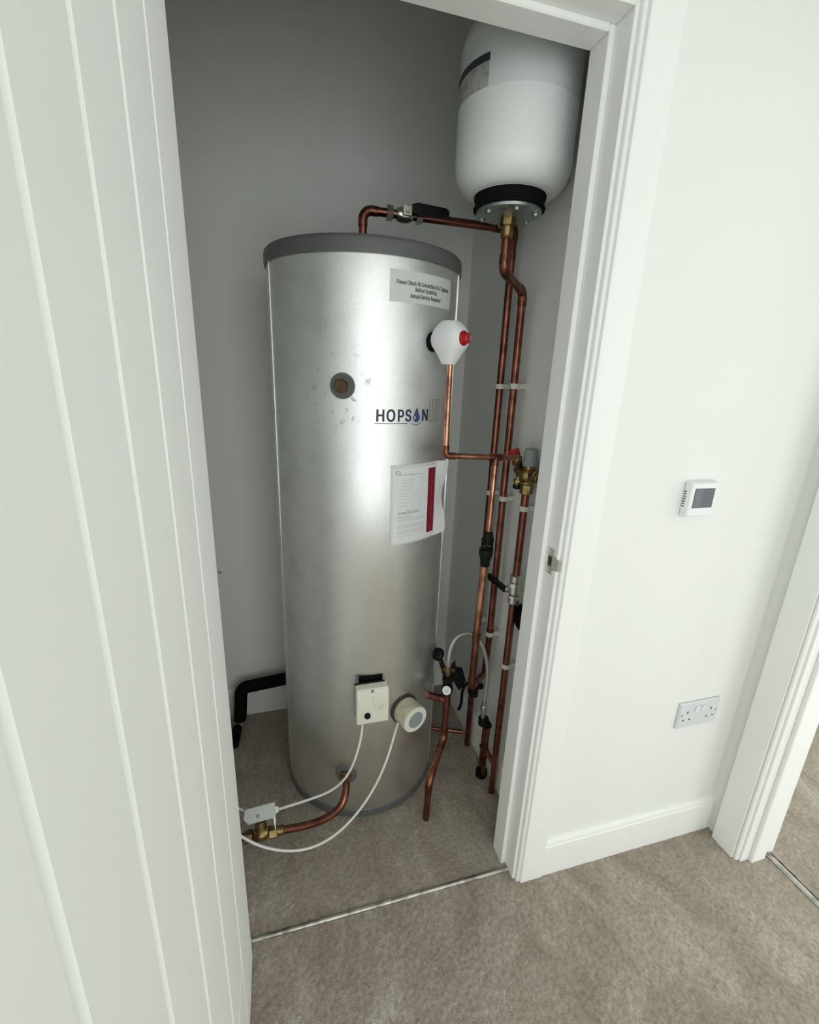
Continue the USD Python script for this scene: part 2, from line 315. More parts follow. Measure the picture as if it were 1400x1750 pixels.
def window(name, ax, x0, x1, z0, z1, at):
    w = thing(name, kind='structure')
    def bb(u0, u1, v0, v1, d0, d1): return box(u0, at + d0, v0, u1, at + d1, v1, 0.004) if ax == 'x' else box(at + d0, u0, v0, at + d1, u1, v1, 0.004)
    mid = (x0 + x1) / 2
    for q in ((x0, x0 + .06, z0, z1), (x1 - .06, x1, z0, z1), (mid - .035, mid + .035, z0 + .06, z1 - .06), (x0 + .06, x1 - .06, z0, z0 + .06), (x0 + .06, x1 - .06, z1 - .06, z1)): obj('window_frame', bb(*q, -.03, .03), 'trim', w)
    for a, b in ((x0 + .06, mid - .035), (mid + .035, x1 - .06)): obj('pane', bb(a, b, z0 + .06, z1 - .06, -.004, .004), 'glass', w)
window('window_1', 'x', WX0, WX1, WZ0, WZ1, YB - 0.05)
window('window_2', 'x', VX0, VX1, WZ0, WZ1, YB - 0.05)
window('window_3', 'y', UY0, UY1, WZ0, WZ1, XE + 0.05)  # unseen window, added to go with the extra east lamp

# door lining of the cupboard, with its stop
STOP_Y0, STOP_Y1 = 0.0464, 0.1035
dl = thing('trim_1', kind='structure')
obj('jamb', box(XJ_R, -0.0005, -0.01, XJ_R + 0.032, 0.1045, Z_LIN + 0.03, 0.0015), 'trim', dl)
obj('jamb', box(XJ_L - 0.032, -0.0005, -0.01, XJ_L, 0.1045, Z_LIN + 0.03, 0.0015), 'trim', dl)
obj('head', box(XJ_L, -0.0005, Z_LIN, XJ_R, 0.1045, Z_LIN + 0.03, 0.0015), 'trim', dl)
obj('door_stop', box(XJ_R - 0.0118, STOP_Y0, -0.008, XJ_R + 0.001, STOP_Y1, Z_LIN, 0.0022), 'trim', dl)
obj('door_stop', box(XJ_L - 0.001, STOP_Y0, -0.008, XJ_L + 0.0118, STOP_Y1, Z_LIN, 0.0022), 'trim', dl)
obj('door_stop', box(XJ_L + 0.0118, STOP_Y0, Z_LIN - 0.012, XJ_R - 0.0118, STOP_Y1, Z_LIN + 0.001, 0.0022), 'trim', dl)
ARCH = [(0.0, 0.0), (0.0, -0.008), (0.0022, -0.0118), (0.0055, -0.0130), (0.0085, -0.0122), (0.0105, -0.0100), (0.0112, -0.0165), (0.0130, -0.0180), (0.078, -0.0180), (0.0805, -0.0165), (0.0812, -0.0140), (0.0812, 0.0)]
ar = thing('trim_2', kind='structure')
AX = XJ_R + 0.0068
obj('architrave', prism([(AX + u, v) for u, v in ARCH], 'z', -0.01, Z_LIN + 0.09), 'trim', ar, smooth=40)
obj('architrave', prism([(XJ_L - 0.0068 - u, v) for u, v in ARCH], 'z', -0.01, Z_LIN + 0.09), 'trim', ar, smooth=40)
obj('architrave', prism([(v, Z_LIN + 0.0068 + u) for u, v in ARCH], 'x', XJ_L - 0.0068, AX), 'trim', ar, smooth=40)
# the right-hand doorway: lining, stop, architrave on the hall side
dr = thing('trim_3', kind='structure')
obj('jamb', box(XR - 0.0005, RY0, -0.01, XR2 + 0.0005, RY0 + 0.032, Z_LIN + 0.03, 0.0015), 'trim', dr)
obj('jamb', box(XR - 0.0005, RY1 - 0.032, -0.01, XR2 + 0.0005, RY1, Z_LIN + 0.03, 0.0015), 'trim', dr)
obj('head', box(XR - 0.0005, RY1, Z_LIN, XR2 + 0.0005, RY0, Z_LIN + 0.03, 0.0015), 'trim', dr)
obj('door_stop', box(XR + 0.030, RY0 - 0.012, -0.008, X_STRIP - 0.022, RY0 + 0.001, Z_LIN, 0.0022), 'trim', dr)
obj('door_stop', box(XR + 0.030, RY1 - 0.001, -0.008, X_STRIP - 0.022, RY1 + 0.012, Z_LIN, 0.0022), 'trim', dr)
obj('architrave', prism([(XR + v, RY0 + 0.0068 + u) for u, v in ARCH], 'z', -0.01, Z_LIN + 0.09), 'trim', dr, smooth=40)
obj('architrave', prism([(XR + v, RY1 - 0.0068 - u) for u, v in ARCH], 'z', -0.01, Z_LIN + 0.09), 'trim', dr, smooth=40)
obj('architrave', prism([(XR + v, Z_LIN + 0.0068 + u) for u, v in ARCH], 'y', RY1 - 0.0068, RY0 + 0.0068), 'trim', dr, smooth=40)
# skirting boards
SK = [(0.0, -0.01), (-0.0155, -0.01), (-0.0155, 0.104), (-0.0140, 0.107), (-0.0118, 0.1085), (-0.0122, 0.112), (-0.0112, 0.1165), (-0.0085, 0.1215), (-0.006, 0.124), (-0.003, 0.1255), (0.0, 0.1255)]
struct('baseboard_front', prism([(y, z) for y, z in SK], 'x', AX + 0.0812, XR), 'trim', smooth=40)
struct('baseboard_front_left', prism([(y, z) for y, z in SK], 'x', -1.9, XJ_L - 0.088), 'trim', smooth=40)
SKC = [(u * 0.78, z) for u, z in SK]
struct('baseboard_cupboard_back', prism([(CYB + y, z) for y, z in SKC], 'x', CXL, CXR), 'trim', smooth=40)
struct('baseboard_cupboard_right', prism([(CXR + y, z) for y, z in SKC], 'y', WALL_T, CYB - 0.011), 'trim', smooth=40)
struct('baseboard_room', prism([(0.27 + y, z) for y, z in SK], 'x', XR2, 3.6), 'trim', smooth=40)
struct('baseboard_room_west', prism([(XR2 - y, z) for y, z in SK], 'y', RY0 + 0.01, 0.255), 'trim', smooth=40)
# threshold strips where the carpets meet
def strip_profile(c, w): return [(c - w, -0.006), (c - w, 0.0015), (c - w * 0.6, 0.004), (c - w * 0.2, 0.0052), (c + w * 0.2, 0.0052), (c + w * 0.6, 0.004), (c + w, 0.0015), (c + w, -0.006)]
struct('trim_4', prism(strip_profile(Y_STRIP, 0.006), 'x', XJ_L, XJ_R), 'strip', label='dull metal threshold strip under the cupboard door')
struct('trim_5', prism(strip_profile(X_STRIP, 0.010), 'y', RY1, RY0), 'strip', label='pale metal threshold strip in the right doorway')

# ------------------------------------------------------------------ the cupboard door, opened towards us
DX1, DX0 = -0.1154, -0.1504            # its two faces
DY1, DY0, DZ0, DZ1 = -0.0171, -0.760, 0.012, 1.992
d1 = thing('door_1', kind='structure')
obj('door_core', box(DX0, DY0, DZ0, DX1 - 0.0062, DY1, DZ1, 0.001), 'door', d1)
def panel(y0, y1, z0, z1, g=(1, 1, 1, 1)):
    """A board on the door's face: 6 mm thick, edges chamfered into the V grooves. g: chamfer on the y0, y1, z0, z1 edge."""
    xb, xf, d = DX1 - 0.0066, DX1, 0.0056
    c = [d if k else 0.0012 for k in g]
    P = [(x, y, z) for x in (xb, xf - d) for y in (y0, y1) for z in (z0, z1)]
    P += [(xf, y, z) for y in (y0 + c[0], y1 - c[1]) for z in (z0 + c[2], z1 - c[3])]
    return hull(P)
GR = [-0.1655, -0.298, -0.421, -0.534, -0.643]; ZB, ZT = 0.25, 1.84
obj('stile', panel(GR[0], DY1, DZ0, DZ1, (1, 0, 0, 0)), 'door', d1, smooth=False)
obj('stile', panel(DY0, GR[-1], DZ0, DZ1, (0, 1, 0, 0)), 'door', d1, smooth=False)
obj('rail', panel(GR[-1], GR[0], DZ0, ZB, (0, 0, 0, 1)), 'door', d1, smooth=False)
obj('rail', panel(GR[-1], GR[0], ZT, DZ1, (0, 0, 1, 0)), 'door', d1, smooth=False)
for a, b in zip(GR[1:], GR[:-1]):
    obj('board', panel(a, b, ZB, ZT), 'door', d1, smooth=False)
# hinges on the far edge
for z in (0.25, 1.02, 1.76):
    obj('hinge', cyl((XJ_L + 0.001, -0.010, z - 0.038), (XJ_L + 0.001, -0.010, z + 0.038), 0.0045, 12), 'chrome', d1)

# ================================================================== the hot-water cylinder
tk = thing('water_cylinder', 'tall silver hot water cylinder with a grey lid in the cupboard', 'water cylinder')
def tank_lathe(pr, n=120): return lathe(pr, (CX, CY, 0), (0, 0, 1), n)
obj('base_ring', tank_lathe([(CR - 0.02, 0.0), (CR + 0.0022, 0.001), (CR + 0.0030, 0.028), (CR + 0.0005, 0.031), (CR - 0.02, 0.031)]), 'grey', tk, label='dark grey plastic base ring')
bd = obj('body', tank_lathe([(CR, 0.030), (CR, 0.5), (CR, 1.0), (CR, 1.662), (CR - 0.03, 1.662)]), 'jacket', tk, label='dull silver metal jacket')
obj('lid', tank_lathe([(CR + 0.0005, 1.6585), (CR + 0.0055, 1.6585), (CR + 0.0062, 1.661), (CR + 0.0058, 1.686), (CR + 0.0040, 1.692), (CR, 1.696), (CR - 0.02, 1.6985), (CR - 0.10, 1.7005), (0.02, 1.702)]), 'grey', tk, label='dark grey plastic lid')
obj('seam', tank_patch(-77.6, -76.2, 0.03, 1.66, -0.001, 0.0022, 3, 4), 'jacket', tk, smooth=20)
obj('seam', tank_patch(61.5, 63.2, 0.03, 1.66, -0.001, 0.0030, 3, 4), 'jacket', tk, smooth=20)
# plugged boss
nb = tank_normal(-21.5); b0 = on_tank(-21.5, 1.3675)
bs = obj('boss', lathe([(0.0315, -0.004), (0.0315, 0.0015), (0.0305, 0.0028), (0.016, 0.0030)], b0, nb, 40), 'zinc', tk, label='round grey boss with a brown hexagonal plug')
M['plug'] = mat('bronze_plug', (0.13, 0.075, 0.045), 0.5, 0.6, var=((0.07, 0.045, 0.03), 60, 0.4, 0.7))
M['bossgrey'] = mat('boss_foam_grey', (0.11, 0.11, 0.10), 0.7)
obj('boss_face', lathe([(0.0300, 0.0), (0.0298, 0.0034), (0.010, 0.0036)], b0, nb, 40), 'bossgrey', bs)
obj('hex_plug', lathe([(0.0150, 0.003), (0.0165, 0.005), (0.0165, 0.020), (0.0145, 0.022)], b0, nb, 6, 0.35), 'plug', bs)
# warning sticker
st = obj('warning_sticker', tank_patch(2.6, 46.2, 1.5625, 1.6315, -0.0004, 0.0012), 'stick', tk, smooth=40, label='white sticker with three lines of black text')
def line_on_tank(text, h, a_mid, z, off, bold, material, parent, name='lettering', width=None):
    m = meshkit.text_mesh(text, h, 0.0003, bold); w = m.bounds[1][0] - m.bounds[0][0]
    v = np.array(m.vertices); v[:, 0] -= (m.bounds[1][0] + m.bounds[0][0]) / 2
    if width: v[:, 0] *= width / w
    return obj(name, wrap_flat(trimesh.Trimesh(v, m.faces, process=False), a_mid, z, off), material, parent, smooth=False)
line_on_tank('Please Check All Connections For Tightness', 0.0086, 24.6, 1.6015, 0.0012, True, 'ink', st, width=0.171)
line_on_tank('Before Installing', 0.0086, 24.4, 1.5888, 0.0012, True, 'ink', st, width=0.069)
line_on_tank('Annual Service Required', 0.0086, 24.6, 1.5745, 0.0012, True, 'ink', st, width=0.099)
# maker's name
lg = obj('logo_film', tank_patch(-4.8, 42.6, 1.268, 1.345, -0.0003, 0.0004), 'jacket', tk, smooth=40, label='clear film printed HOPSAN with a blue drop')
for ch, a, w in (('H', -1.2, 0.0195), ('O', 4.75, 0.0225), ('P', 10.7, 0.0165), ('S', 15.3, 0.0172), ('N', 27.2, 0.0205)):
    line_on_tank(ch, 0.0285, a, 1.2855, 0.0006, True, 'inknavy', lg, width=w)
    line_on_tank(ch, 0.0285, a + 0.22, 1.2855, 0.0006, True, 'inknavy', lg, width=w)
drop = [(0, 0.036)] + [(0.0108 * math.sin(t), 0.0090 - 0.0108 * math.cos(t)) for t in np.linspace(2.15, -2.15, 26)][::1]
dm = flat_poly([(x, y) for x, y in drop]); obj('drop_emblem', wrap_flat(dm, 21.0, 1.2845, 0.0006), 'inkblue', lg, smooth=False)
hl = flat_poly([(-0.0055 + 0.0016 * math.cos(t), 0.0095 + 0.005 * math.sin(t)) for t in np.linspace(0, 2 * PI, 14)[:-1]], 0.0006)
obj('drop_emblem', wrap_flat(hl, 21.0, 1.2845, 0.0007), 'stick', lg, smooth=False)
obj('underline', wrap_flat(cat_([flat_poly([(i * .008, 0), ((i + 1) * .008, 0), ((i + 1) * .008, 0.0013), (i * .008, 0.0013)]) for i in range(11)]), -4.2, 1.2795, 0.0006), 'ink', lg, smooth=False)
sw = [(x, -0.0052 * (1 - (x / 0.021) ** 2)) for x in np.linspace(-0.021, 0.021, 20)]
obj('swoosh', wrap_flat(flat_poly(sw + [(x, y - 0.0016 * (1 - (x / 0.022) ** 2)) for x, y in sw[::-1]]), 20.8, 1.2825, 0.0006), 'ink', lg, smooth=False)
from shapely.geometry import Polygon as SPoly
for i, a in enumerate((32.2, 35.4, 38.9)):
    ring = SPoly([(-0.0055, 0), (0.0055, 0), (0.0055, 0.058), (-0.0055, 0.058)]).difference(SPoly([(-0.0046, 0.001), (0.0046, 0.001), (0.0046, 0.057), (-0.0046, 0.057)]))
    obj('outline', wrap_flat(trimesh.creation.extrude_polygon(ring, 0.0004, engine='earcut'), a, 1.281, 0.0006), 'inkolive', lg, smooth=False)
# immersion heater cap
ca, cz = 20.5, 0.393
n_ = tank_normal(ca); p_ = on_tank(ca, cz)
cp = obj('immersion_cap', lathe([(0.0415, 0.006), (0.0425, 0.009), (0.0430, 0.058), (0.0425, 0.0605), (0.040, 0.0618), (0.0285, 0.0618), (0.0280, 0.0612)], p_, n_, 56), 'capcream', tk, label='round cream cover of the lower immersion heater')
obj('gasket', lathe([(0.0475, -0.006), (0.0480, 0.004), (0.0440, 0.007)], p_, n_, 56), 'dark_gasket', cp)
obj('end_ring', lathe([(0.0405, 0.0600), (0.0412, 0.0624), (0.0295, 0.0630)], p_, n_, 56), 'cream', cp)
obj('grey_disc', lathe([(0.0268, 0.062), (0.0262, 0.0640), (0.010, 0.0642)], p_, n_, 40), 'greydisc', cp)
# control box
cbx, cbz, cby = 0.2325, 0.4725, 0.243
bw, bh = 0.0475, 0.0575
cbx_prof = [(0.0, -bh), (0.032, -bh), (0.036, -bh + 0.006), (0.036, bh - 0.030), (0.028, bh - 0.004), (0.024, bh), (0.0, bh)]   # depth forward, height
def cb(pr, x0, x1): return prism([(cby + 0.036 - dpt, cbz + h) for dpt, h in pr], 'x', x0, x1)
cbm = obj('control_box', hull(np.vstack([cb(cbx_prof, cbx - bw + 0.003, cbx + bw - 0.003).vertices, cb([(a * 0.93, b * 0.96) for a, b in cbx_prof], cbx - bw, cbx + bw).vertices])), 'cream', tk, smooth=25, label='cream immersion thermostat box with a black knob and a dial')
obj('dark_patch', tank_patch(-11.6, 3.6, cbz - bh - 0.002, cbz + bh + 0.014, -0.0006, 0.0009, 10, 2), 'rubber', cbm, smooth=40, label='thin black patch on the jacket behind the box')  # flat black sheet laid on the jacket, reaching above the box
obj('back_plate', box(cbx - bw - 0.0008, cby + 0.035, cbz - bh + 0.006, cbx + bw - 0.006, cby + 0.040, cbz + bh + 0.0035, 0.001), 'black', cbm)
obj('bracket', box(cbx - 0.022, cby + 0.038, cbz - 0.03, cbx + 0.022, CY - CR + 0.006, cbz + 0.03, 0.001), 'black', cbm)
obj('knob', lathe([(0.0095, -0.002), (0.0095, 0.003), (0.0085, 0.006), (0.004, 0.0065)], (cbx - 0.0165, cby, cbz - 0.0245), (0, -1, 0), 10), 'black', cbm)
obj('dial', cat_([lathe([(0.0165, -0.001), (0.0165, 0.0015), (0.0145, 0.0028), (0.0135, 0.0015)], (cbx + 0.0225, cby, cbz + 0.0005), (0, -1, 0), 36)]), 'cream', cbm)
for i in range(4):
    t = 0.5 + i * PI / 2
    obj('dial_mark', cyl((cbx + 0.0225 + 0.006 * math.cos(t), cby - 0.0008, cbz + 0.0005 + 0.006 * math.sin(t)), (cbx + 0.0225 + 0.006 * math.cos(t), cby - 0.0034, cbz + 0.0005 + 0.006 * math.sin(t)), 0.0014, 8), 'inkmid', cbm)
obj('clip_slot', box(cbx - 0.004, cby + 0.004, cbz + bh - 0.010, cbx + 0.002, cby + 0.0095, cbz + bh - 0.003), 'inkmid', cbm)
obj('clip_tongue', hull([(cbx + dx_, y_, z_) for dx_ in (-0.0035, 0.0030) for y_, z_ in ((cby + 0.0105, cbz + bh - 0.010), (cby + 0.0068, cbz + bh - 0.0115), (cby + 0.002, cbz + bh - 0.032), (cby - 0.0010, cbz + bh - 0.031))]), 'capcream', cbm)
obj('cable_gland', box(cbx - 0.036, cby + 0.008, cbz - bh - 0.005, cbx - 0.020, cby + 0.024, cbz - bh + 0.002, 0.002), 'black', cbm)
# lower boss with the drain pipe's union
lb = on_tank(-20, 0.177); nl = tank_normal(-20)
M['bosslow'] = mat('dull_dark_boss', (0.15, 0.15, 0.145), 0.6, 0.4)
obj('lower_boss', lathe([(0.0345, -0.004), (0.0345, 0.002), (0.032, 0.004)], lb, nl, 36), 'bosslow', tk, label='round dull boss low on the jacket')

# ------------------------------------------------------------------ instruction leaflet in its wallet
lf = thing('instruction_leaflet', 'white instruction leaflet with a red bar stuck to the silver cylinder', 'leaflet')
LA0, LA1, LZ0, LZ1 = 6.3, 40.5, 0.953, 1.1655
def leaf(u, v, off):      # u across, v up; the right edge stands a little off the jacket
    a = LA0 + (LA1 - LA0) * u
    return on_tank(a + 0.8 * (1 - v), LZ0 + (LZ1 - LZ0) * v, off + 0.004 * max(0, u - 0.75) ** 2 * 16 * 0.25 + 0.0016 * math.sin(u * 9) * v * (1 - v))
def leaf_patch(u0, u1, v0, v1, o0, o1, nu=8, nv=6): return bent_sheet(lambda u, v, s: leaf(u0 + (u1 - u0) * u, v0 + (v1 - v0) * v, o1 if s else o0), nu, nv)
wl = obj('plastic_wallet', bent_sheet(lambda u, v, s: (on_tank(LA0 - 0.7 + (LA1 + 6.4 - LA0) * u + 0.8 * (1 - v), LZ0 - 0.003 + (LZ1 - LZ0 + 0.010 - 0.018 * max(0, u - .8) * 5 * (1 - v)) * v + 0.012 * max(0, u - 0.85) * 6 * (1 - v),
       0.0006 + (0.0008 if s else 0) + max(0, u - 0.84) * (0.10 + 0.05 * math.sin(v * 7 + 1)))), 26, 16), 'film', lf, smooth=50, label='clear plastic wallet curling away at the right edge')
pp = obj('sheet', leaf_patch(0.012, 0.985, 0.01, 0.99, 0.0014, 0.0022, 22, 8), 'paper', lf, smooth=50)
rb = obj('red_bar', leaf_patch(0.760, 0.955, 0.070, 0.955, 0.0020, 0.0027, 4, 6), 'inkred', pp, smooth=50)
rng = random.Random(11)
def ink_lines(spec, material, name):
    obj(name, cat_([leaf_patch(u0, u1, v0, v1, 0.0021, 0.0026, 3, 1) for u0, u1, v0, v1 in spec]), material, pp, smooth=False)
for q in ((0.14, 0.60, 0.905, 0.910), (0.12, 0.40, 0.360, 0.364), (0.11, 0.56, 0.420, 0.424), (0.11, 0.56, 0.396, 0.400)): ink_lines([q], 'inkmid', 'heading_rule')
ink_lines([(0.11 + 0.012 * i, 0.118 + 0.012 * i + rng.random() * .003, 0.402, 0.415) for i in range(36)], 'inkgrey', 'printed_heading')
sp = []
for j in range(14):
    v = 0.335 - j * 0.0185
    if j in (3, 4, 8, 12): continue
    u = 0.11
    while u < 0.68:
        w = 0.02 + 0.05 * rng.random(); sp.append((u, min(u + w, 0.71), v, v + 0.0065)); u += w + 0.012
ink_lines(sp, 'inkgrey', 'small_print')
dg = []
for k in range(4):
    u0 = 0.40 + 0.045 * k; dg.append((u0, u0 + 0.004, 0.46 + 0.05 * (k % 3), 0.80 - 0.08 * (k % 2)))
for k in range(9):
    v = 0.50 + k * 0.042; u0 = 0.13 + 0.07 * rng.random(); dg.append((u0, u0 + 0.12 + 0.1 * rng.random(), v, v + 0.006))
    u1 = 0.58 + 0.03 * rng.random(); dg.append((u1, u1 + 0.06 + .05 * rng.random(), v + 0.01, v + 0.016))
dg += [(0.11, 0.72, 0.435, 0.439), (0.40, 0.404, 0.46, 0.86), (0.56, 0.564, 0.5, 0.88)]
ink_lines(dg, 'inkgrey', 'diagram')
tri = []
for i in range(3):
    t0, t1 = PI / 2 + i * 2 * PI / 3 + 0.22 - PI / 2, PI / 2 + (i + 1) * 2 * PI / 3 - 0.22 - PI / 2
    p0, p1 = np.array([math.cos(t0), math.sin(t0)]), np.array([math.cos(t1), math.sin(t1)]); q = np.array([-(p1 - p0)[1], (p1 - p0)[0]]); q /= np.linalg.norm(q)
    P4 = [p0 - q * .14, p1 - q * .14, p1 + q * .14, p0 + q * .14]
    tri.append(bent_sheet(lambda u, v, s, P4=P4: leaf(0.105 + 0.050 * ((1 - u) * ((1 - v) * P4[0] + v * P4[3]) + u * ((1 - v) * P4[1] + v * P4[2]))[0], 0.935 + 0.030 * ((1 - u) * ((1 - v) * P4[0] + v * P4[3]) + u * ((1 - v) * P4[1] + v * P4[2]))[1], 0.0027 if s else 0.0021), 1, 1))
obj('recycling_symbol', cat_(tri), 'inkmid', pp, smooth=False)
bars = []
for k in range(9):
    v0 = 0.12 + 0.09 * k; bars.append(leaf_patch(0.84 + 0.016 * (k % 2), 0.862 + 0.016 * (k % 2), v0, v0 + 0.05, 0.0027, 0.0030, 1, 1))
obj('bar_print', cat_(bars), 'inkpale', rb, smooth=False)

# ------------------------------------------------------------------ temperature relief valve in its white shell
RA = 31.0; rn = tank_normal(RA); rs_ = np.array([math.cos(math.radians(RA)), math.sin(math.radians(RA)), 0]); rc = on_tank(RA, 0.0, 0.055)
rv = thing('relief_valve', 'white insulated relief valve with a red cap on the silver cylinder', 'valve')
shell, lev = [], [(1.4275, 0.017, 0.015), (1.431, 0.0185, 0.0165), (1.452, 0.031, 0.026), (1.470, 0.0455, 0.034), (1.482, 0.0490, 0.036), (1.492, 0.0490, 0.036), (1.507, 0.0420, 0.033), (1.520, 0.0300, 0.027), (1.5275, 0.0200, 0.020)]
N = 24; V, Fc = [], []
for z, a, b in lev:
    for i in range(N):
        t = 2 * PI * i / N; c_, s_ = math.cos(t), math.sin(t); e = 0.75
        q = rc + rn * a * math.copysign(abs(c_) ** e, c_) + rs_ * b * math.copysign(abs(s_) ** e, s_); V.append((q[0], q[1], z))
for k in range(len(lev) - 1):
    for i in range(N):
        j = (i + 1) % N; Fc += [(k * N + i, k * N + j, (k + 1) * N + j), (k * N + i, (k + 1) * N + j, (k + 1) * N + i)]
V += [(rc[0], rc[1], lev[0][0]), (rc[0], rc[1], lev[-1][0])]; o = (len(lev) - 1) * N
for i in range(N): j = (i + 1) % N; Fc += [(len(V) - 2, j, i), (len(V) - 1, o + i, o + j)]
sm = trimesh.Trimesh(np.array(V), np.array(Fc), process=False); sm.fix_normals()
M['foam'] = mat('white_foam_shell', (0.80, 0.80, 0.81), 0.6)
obj('shell', sm, 'foam', rv, smooth=22)
obj('seat', lathe([(0.0235, -0.003), (0.0240, 0.003), (0.019, 0.010), (0.016, 0.02)], on_tank(RA, 1.481), rn, 30), 'rubber', rv, label='dark seat against the jacket')
kc = rc + rn * 0.040 + rs_ * (-0.004); kc = np.array([kc[0], kc[1], 1.4875])
kb = obj('knob', lathe([(0.0165, 0.0), (0.0170, 0.006), (0.0125, 0.014), (0.0115, 0.022), (0.009, 0.024)], kc, rn - rs_ * 0.15, 28), 'red', rv, label='red end cap')
obj('test_lever', box(*(kc + rn * 0.022 + [-0.003, -0.003, -0.007]), *(kc + rn * 0.027 + [0.003, 0.003, 0.007]), 0.001), 'bosslow', kb)

# ------------------------------------------------------------------ white expansion vessel high on the wall
VX, VY, VR = 0.5525, 0.302, 0.1330
ev = thing('expansion_vessel', 'white expansion vessel hung high on the wall above the pipes', 'expansion vessel')
prof = [(0.078, 1.806), (0.086, 1.8075)] + [(0.086 + (VR - 0.086) * math.sin(t), 1.868 - 0.0605 * math.cos(t)) for t in np.linspace(0.12, PI / 2, 12)] + [(VR, 1.95), (VR, 2.06)] + [(VR * math.cos(t) ** 0.75 if t < 1.5 else 0.02, 2.06 + 0.098 * math.sin(t)) for t in np.linspace(0.1, 1.5, 12)]
obj('body', lathe(prof, (VX, VY, 0), (0, 0, 1), 84), 'vessel', ev, smooth=40)
def vpt(a, z, off): a = math.radians(a); return np.array([VX + (VR + off) * math.sin(a), VY - (VR + off) * math.cos(a), z])
def vpatch(a0, a1, z0, z1, o0, o1, nu=16, nv=2): return bent_sheet(lambda u, v, s: vpt(a0 + (a1 - a0) * u, z0 + (z1 - z0) * v, o1 if s else o0), nu, nv)
obj('upper_band', vpatch(-150, 150, 1.9665, 2.060, -0.0004, 0.0005, 60, 2), 'vesselgrey', ev, smooth=40, label='pale grey band round the upper half')  # thin sheet, slightly greyer than the body, round the upper half
vl = obj('rating_label', vpatch(-128, -54.2, 1.968, 2.024, -0.0004, 0.0010, 24, 2), 'labelgrey', ev, smooth=40, label='grey rating label with a black top stripe')
obj('black_stripe', vpatch(-128, -54.0, 2.011, 2.0245, 0.0004, 0.0016, 24, 1), 'ink', vl, smooth=40)
obj('rubber_ring', lathe([(0.074, 1.778), (0.0835, 1.7785), (0.0845, 1.782), (0.0815, 1.786), (0.0800, 1.792), (0.0820, 1.797), (0.0835, 1.801), (0.0835, 1.807), (0.080, 1.809)], (VX, VY, 0), (0, 0, 1), 60), 'rubber', ev, smooth=40, label='black ring between body and flange')
fg = obj('flange', lathe([(0.030, 1.7655), (0.052, 1.766), (0.060, 1.7695), (0.0735, 1.7702), (0.0765, 1.7715), (0.0768, 1.7775), (0.0755, 1.7790)], (VX, VY, 0), (0, 0, 1), 60), 'zinc', ev, smooth=30, label='zinc plated flange ringed with bolts')
for i in range(6):
    t = i * PI / 3 + 0.35; c = (VX + 0.064 * math.cos(t), VY + 0.064 * math.sin(t))
    obj('bolt', hexnut((c[0], c[1], 1.7705), (c[0], c[1], 1.7625), 0.0068), 'zinc', fg)
obj('connector', cat_([hexnut((VX, VY, 1.768), (VX, VY, 1.748), 0.0185), cyl((VX, VY, 1.749), (VX, VY, 1.722), 0.0142, 24, 0.002)]), 'brass', ev, smooth=25, label='brass connector under the flange')
obj('wall_bracket', cat_([box(VX + 0.06, VY - 0.018, 1.875, CXR, VY + 0.018, 1.90, 0.003), box(CXR - 0.006, VY - 0.045, 1.80, CXR - 0.0003, VY + 0.045, 1.935, 0.002)]), 'vessel', ev, smooth=25)

# ------------------------------------------------------------------ copper pipework
PX = 0.672; R22, R15 = 0.0110, 0.0075
YC, YE, YG = 0.503, 0.408, 0.281
PG = 'copper pipes beside the hot water cylinder'
Z1 = 1.818
pipe_run('copper_pipe', 'copper outlet pipe rising from the grey lid and turning right to the wall', [(CX - 0.006, CY, 1.695), (CX - 0.006, CY, Z1), (PX, CY, Z1), (PX, YC, Z1 - 0.004), (PX, YC, 1.74)], R22, 0.024, group=PG)
pipe_run('copper_pipe', 'copper pipe farthest back along the side wall, from high elbow to carpet', [(PX, YC, 1.74), (PX, YC, 0.0)], R22, group=PG)
pipe_run('copper_pipe', 'copper pipe dropping from the expansion vessel and stepping over to the wall', [(VX, VY, 1.728), (VX, VY, 1.652), (PX - 0.004, YE, 1.628), (PX, YE, 0.56), (PX, YE + 0.012, 0.38)], R22, 0.022, group=PG)
pipe_run('copper_pipe', 'copper pipe nearest the door frame, from the brass valve to the carpet', [(PX, YG, 1.10), (PX, YG, 0.0)], R22, group=PG)
pipe_run('discharge_pipe', 'thin bright discharge pipe from the white relief valve across to the wall pipes', [(0.4225, 0.2885, 1.4285), (0.4255, 0.2885, 1.198), (0.640, 0.287, 1.190)], R15, 0.012, material='copper_new', group=PG)
FX, FY = 0.571, 0.287
pipe_run('discharge_pipe', 'thin copper pipe dropping from the discharge tee to the black tundish', [(FX, FY, 1.178), (FX, FY, 0.95)], R15, material='copper_new', group=PG)
dpl = pipe_run('discharge_pipe', 'bright thick copper pipe leaving the underside of the black tundish', [(FX - 0.004, FY, 0.885), (FX - 0.009, FY, 0.64)], R22, 0.02, material='copper_new', group=PG)
obj('coupling', cyl((FX - 0.009, FY, 0.650), (FX - 0.0095, FY, 0.622), R22 + 0.0016, 20, 0.001), 'fitting', dpl)
pipe_run('discharge_pipe', 'dark copper pipe under the bright discharge pipe, elbowed over to the wall', [(FX - 0.009, FY, 0.640), (FX - 0.010, FY, 0.455), (PX - 0.004, YE, 0.40)], R22, 0.02, group=PG)
obj('tee_fitting', cat_([cyl((FX - 0.019, FY, 1.1925), (FX + 0.019, FY, 1.1925), 0.0095, 20), cyl((FX, FY, 1.192), (FX, FY, 1.170), 0.0095, 20)]), 'fitting', None, label='copper tee where the discharge pipe meets the downpipe', cat='pipe fitting')
td = thing('tundish', 'black tundish in the middle of the copper downpipe', 'tundish')
tx = FX - 0.001
